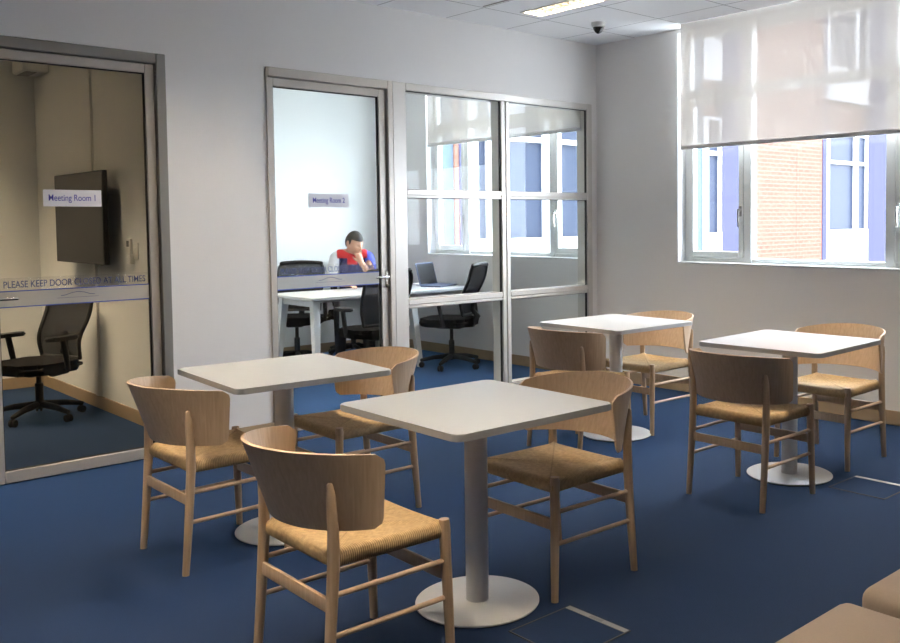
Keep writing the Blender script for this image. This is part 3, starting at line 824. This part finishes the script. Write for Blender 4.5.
lid = MB(); lid.box((-.006, -.17, 0), (.004, .17, .23), .003, 1, M); lo = lid.build('lid', 'laptop_grey', t)
MB().box((.004, -.158, .012), (.0046, .158, .218), M=M).build('display', 'screen_black', lo, smooth=False)
t = thing('paper_stack', 'loose stack of white papers behind the laptop', 'papers', (-.19, 2.33, .7402), R(85))
for k in range(4):
    MB().box((-.105, -.148, .003*k), (.105, .148, .003*k+.0026), M=Matrix.Translation((.01*(k % 3), -.012*(k % 2), 0)) @ Matrix.Rotation(R(4*k-6), 4, 'Z')).build('sheet', 'paper', t, smooth=False)

# ------------------------------------------------------------------ person at the desk
def person():
    px, py = -.82, 2.70
    t = thing('person', 'person in a red, navy and white jersey reading at the desk', 'person', (px, py, 0), R(240))
    # local: +x forward (towards the desk), +y to the person's left
    V = {}; E = []
    def v(n, co, r): V[n] = (Vector(co), r)
    v('pelvis', (-.05, 0, .58), .125); v('waist', (-.02, 0, .72), .118); v('chest', (.06, 0, .91), .132); v('upper', (.105, 0, 1.045), .098)
    v('neck', (.150, 0, 1.115), .054); v('skull', (.195, .012, 1.165), .058)
    E += [('pelvis', 'waist'), ('waist', 'chest'), ('chest', 'upper'), ('upper', 'neck'), ('neck', 'skull')]
    for s, k in ((1, 'L'), (-1, 'R')):
        v('clav'+k, (.105, s*.10, 1.065), .062); v('sh'+k, (.11, s*.160, 1.035), .058)
        if k == 'L': el = (.34, s*.21, .785); wr = (.315, s*.09, .985)
        else: el = (.25, s*.23, .800); wr = (.42, s*.10, .790)
        v('el'+k, el, .043); v('wr'+k, wr, .028)
        v('hip'+k, (.02, s*.09, .55), .095); v('kn'+k, (.40, s*.13, .535), .064); v('an'+k, (.36, s*.14, .11), .042); v('toe'+k, (.50, s*.15, .045), .034)
        E += [('upper', 'clav'+k), ('clav'+k, 'sh'+k), ('sh'+k, 'el'+k), ('el'+k, 'wr'+k), ('pelvis', 'hip'+k), ('hip'+k, 'kn'+k), ('kn'+k, 'an'+k), ('an'+k, 'toe'+k)]
    def skin(verts, edges, root, lv=2):
        # tapering closed limbs, rounded at each joint; fused afterwards into one surface
        mb = MB()
        for a, b in edges: mb.tube([verts[a][0], verts[b][0]], [verts[a][1], verts[b][1]], 20 if lv == 2 else 12)
        for n, (p, r) in verts.items():
            t_ = bmesh.new(); bmesh.ops.create_uvsphere(t_, u_segments=20, v_segments=12, radius=r*.99); bmesh.ops.translate(t_, vec=p, verts=t_.verts); mb.take(t_)
        bmesh.ops.recalc_face_normals(mb.bm, faces=mb.bm.faces[:])
        out = bpy.data.meshes.new('sk'); mb.bm.to_mesh(out); mb.bm.free()
        return out
    bm = bmesh.new()
    me = skin(V, E, 'pelvis')
    for w in me.vertices:                                      # a trunk is wider than deep
        if .55 < w.co.z < 1.0 and abs(w.co.y) < .16 and w.co.x < .2: w.co.y *= 1.22
    bm.from_mesh(me)
    # hands: palm and five fingers, each its own tapering chain
    def hand(wr, d, up, side, curl):
        d, up, side = d.normalized(), up.normalized(), side.normalized()
        pv = {'w': (wr, .024), 'p': (wr+d*.045, .030), 'k': (wr+d*.085, .026)}; pe = [('w', 'p'), ('p', 'k')]
        m_ = skin(pv, pe, 'w', 1); bm.from_mesh(m_)
        for q, (off, ln) in enumerate(((-.030, .062), (-.010, .075), (.010, .080), (.029, .070))):
            b0 = wr+d*.07+side*off*.8; b1 = wr+d*.098+side*off
            b2 = b1+(d*math.cos(curl)-up*math.sin(curl))*ln*.5; b3 = b2+(d*math.cos(2*curl)-up*math.sin(2*curl))*ln*.42
            bm.from_mesh(skin({'a': (b0, .0105), 'b': (b1, .0095), 'c': (b2, .0088), 'e': (b3, .0074)}, [('a', 'b'), ('b', 'c'), ('c', 'e')], 'a', 1))
        th0 = wr+d*.02+side*.02
        bm.from_mesh(skin({'a': (th0, .012), 'b': (th0+d*.03+side*.028-up*.008, .011), 'c': (th0+d*.06+side*.036-up*.02, .0085)}, [('a', 'b'), ('b', 'c')], 'a', 1))
    hand(V['wrR'][0], Vector((.7, .7, -.02)), Vector((0, 0, 1)), Vector((-.7, .7, 0)), .35)
    hand(V['wrL'][0], Vector((-.25, -.35, .9)), Vector((.9, .1, .3)), Vector((0, -1, 0)), .75)
    # head: egg with jaw, brow, nose, lips, ears, bowed and turned
    hb = bmesh.new(); bmesh.ops.create_uvsphere(hb, u_segments=40, v_segments=28, radius=1)
    for w in hb.verts:
        x, y, z = w.co
        fx = max(0, x)
        w.co.x = x*.098+(.006 if z < -.1 else 0)*fx; w.co.y = y*.076*(1-.22*max(0, -z)); w.co.z = z*.118
        if z < -.15 and x > 0: w.co.x += .012*min(1, (-z-.15)*2)*fx         # jaw forward
        if z < -.2 and x < 0: w.co.x += .03*(-x)*min(1, (-z-.2)*2)           # nape
        g = lambda a, b_, s1, s2: math.exp(-((y-a)/s1)**2-((z-b_)/s2)**2)*(1 if x > .1 else 0)
        w.co.x += .024*g(0, -.16, .16, .17)+.012*g(0, .0, .10, .22)+.008*g(0, -.52, .30, .10)+.006*g(0, -.82, .3, .14)
        w.co.x += .007*g(0, .20, .7, .10)-.010*g(.36, .05, .18, .10)-.010*g(-.36, .05, .18, .10)
    for s in (-1, 1):
        e = bmesh.new(); bmesh.ops.create_uvsphere(e, u_segments=14, v_segments=10, radius=1)
        for w in e.verts: w.co = Vector((w.co.x*.019-.008, s*(.074+abs(w.co.y)*.008), w.co.z*.031-.008))
        m_ = bpy.data.meshes.new('e'); e.to_mesh(m_); e.free(); hb.from_mesh(m_)
    HM = Matrix.Translation((.225, .022, 1.192)) @ Matrix.Rotation(R(36), 4, 'Z') @ Matrix.Rotation(R(24), 4, 'Y')
    bmesh.ops.transform(hb, matrix=HM, verts=hb.verts)
    m_ = bpy.data.meshes.new('h'); hb.to_mesh(m_); hb.free(); bm.from_mesh(m_)
    me = bpy.data.meshes.new('body0'); bm.to_mesh(me); bm.free()
    ob = bpy.data.objects.new('tmp', me); C.objects.link(ob)
    rm = ob.modifiers.new('r', 'REMESH'); rm.mode = 'VOXEL'; rm.voxel_size = .006; rm.use_smooth_shade = True
    sm = ob.modifiers.new('s', 'SMOOTH'); sm.factor = .4; sm.iterations = 2
    dg = bpy.context.evaluated_depsgraph_get(); dg.update()
    body = bpy.data.meshes.new_from_object(ob.evaluated_get(dg)); bpy.data.objects.remove(ob)
    body.materials.clear()
    bo = link_mesh('body', body, 'skin', t)
    # clothing: shells over the body
    inv = HM.inverted()
    wl, wrr = V['wrL'][0], V['wrR'][0]; ell, elr = V['elL'][0], V['elR'][0]
    def along(p, a, b):
        d = b-a; return (p-a).dot(d)/d.length_squared, ((p-a)-(d*((p-a).dot(d)/d.length_squared))).length
    def is_shirt(p):
        if (inv @ p).z > -.125 and (p-Vector((.2, .02, 1.18))).length < .17 and p.z > 1.085 and abs(p.y) < .10: return False
        if p.z > 1.118: return False
        if p.z < .62: return False
        for a, b in ((ell, wl), (elr, wrr)):
            k, d = along(p, a, b)
            if k > .12 and d < .075 and (p-V['chest'][0]).length > .17: return False
        if (p-wl).length < .14 and p.x > .2: return False
        return True
    def is_trouser(p): return .075 < p.z < .64
    def is_hair(p):
        q = inv @ p
        r = Vector((q.x/.098, q.y/.076, q.z/.118)).length
        if r > 1.22 or r < .8: return False
        return q.z > .052 or (q.z > .0 and q.x < .030 and not (abs(q.y) > .074 and q.z < .03)) or (q.z > -.055 and q.x < -.035)
    def shell(name, test, off, mat):
        b = bmesh.new(); b.from_mesh(body); b.normal_update()
        kill = [f for f in b.faces if not test(f.calc_center_median())]
        bmesh.ops.delete(b, geom=kill, context='FACES')
        n = {w.index: w.normal.copy() for w in b.verts}
        for w in b.verts: w.co += n[w.index]*off
        ret = bmesh.ops.solidify(b, geom=b.faces[:], thickness=off*.8)
        m_ = bpy.data.meshes.new(name); b.to_mesh(m_); b.free()
        return link_mesh(name, m_, mat, bo)
    js = shell('jersey', is_shirt, .007, 'jersey')
    at = js.data.color_attributes.new('panel', 'FLOAT_COLOR', 'POINT')
    for i, w in enumerate(js.data.vertices):
        p = w.co
        if p.z > 1.035 and abs(p.y) < .15: c = (.50, .02, .025)
        elif abs(p.y) > .155 and p.z > 1.0: c = (.62, .64, .70) if p.y < 0 else (.06, .08, .45)
        elif abs(p.y) > .13: c = (.05, .07, .40) if p.y > 0 else (.62, .64, .70)
        elif p.z > .97 and abs(p.y) < .05: c = (.50, .02, .025)
        else: c = (.02, .022, .09)
        at.data[i].color = (*c, 1)
    shell('trousers', is_trouser, .008, 'trousers')
    shell('hair', is_hair, .009, 'hair')
    for s in (-1, 1):
        a, b = V['anL'][0] if s > 0 else V['anR'][0], V['toeL'][0] if s > 0 else V['toeR'][0]
        MB().tube([Vector((a.x-.06, a.y, .045)), Vector((a.x+.03, a.y, .05)), Vector((b.x+.03, b.y, .036))], [.044, .048, .036], 14).build('shoe', 'black_fabric', bo)
person()

# ------------------------------------------------------------------ outside: brick wing opposite
FY = 5.0
t = thing('brick_building', 'sunlit brick building with violet panels and white windows outside', 'building', (0, FY, -4))
Z0 = 4.0                                     # local z of the room's floor level
def fbox(mb, x0, x1, z0, z1, d0, d1): mb.box((x0, d0, z0+Z0), (x1, d1, z1+Z0)); return mb
b = MB(); fbox(b, .22, 34, -4, 11, .14, .6)
b.build('brick_wall', 'brick', t, smooth=False)
b = MB()
for x0, x1 in ((9.62, 12.77), (2.37, 2.45), (20.2, 23.2)): fbox(b, x0, x1, -4, 11, .0, .14)
b.build('brick_pier', 'brick', t, smooth=False)
for x0, x1 in ((8.97, 9.62), (12.77, 12.94), (14.92, 16.2), (2.45, 2.66), (19.3, 20.2)):
    fbox(MB(), x0, x1, -4, 11, -.02, .14).build('cladding_column', 'violet_panel', t, smooth=False)
for x0, x1 in ((.3, 2.37), (5.9, 8.40)):
    fbox(MB(), x0, x1, -4, 11, .03, .14).build('cladding_panel', 'pale_blue_panel', t, smooth=False)
def bay(x0, x1, mx):
    for fl in (-3.7, 0.0, 3.7):
        z0, z1 = fl+1.13, fl+3.35
        f = MB()
        fbox(f, x0, x1, fl+.35, z0, -.01, .14)                              # white apron panel
        fbox(f, x0+.002, x0+.16, z0, z1, .0, .13); fbox(f, x1-.06, x1-.002, z0, z1, .0, .13)
        fbox(f, x0, x1, z1-.07, z1, -.004, .132); fbox(f, x0+.001, x1-.001, fl+2.62, fl+2.70, -.004, .132)
        for m in mx: fbox(f, m-.075, m+.075, z0, z1, .002, .128)
        wf = f.build('window_frame', 'facade_white', t, smooth=False)
        fbox(MB(), x0+.02, x1-.02, z0, z1-.02, .07, .12).build('window_glass', 'facade_glass', wf, smooth=False)
bay(12.94, 14.92, (14.36,)); bay(8.38, 8.97, ()); bay(2.66, 5.9, (3.08, 4.25)); bay(16.2, 19.3, (17.5,))
tag(MB().box((WT, -30, -4.1), (40, FY, -4)).build('ground_outside', 'ground_grey', smooth=False), 'paved yard outside the windows', 'ground', kind='structure')

# ------------------------------------------------------------------ light
w = bpy.data.worlds.new('sky'); sc.world = w; w.use_nodes = True
N = w.node_tree.nodes; L = w.node_tree.links
bg = N['Background']; bg.inputs['Color'].default_value = (.85, .925, 1.0, 1); bg.inputs['Strength'].default_value = 13.0
sun_d = bpy.data.lights.new('sun', 'SUN'); sun_d.energy = 4.0; sun_d.angle = R(2); sun_d.color = (1, .95, .88)
sun = bpy.data.objects.new('sun', sun_d); C.objects.link(sun)
sun.rotation_euler = Vector((.30, .62, -.72)).to_track_quat('-Z', 'Y').to_euler()

sc.view_settings.view_transform = 'Standard'; sc.view_settings.look = 'None'
sc.view_settings.exposure = .80; sc.view_settings.gamma = 1.0; sc.view_settings.use_curve_mapping = False
sc.cycles.use_denoising = True
sc.cycles.max_bounces = 14; sc.cycles.diffuse_bounces = 7; sc.cycles.transparent_max_bounces = 24
sc.cycles.sample_clamp_indirect = 6
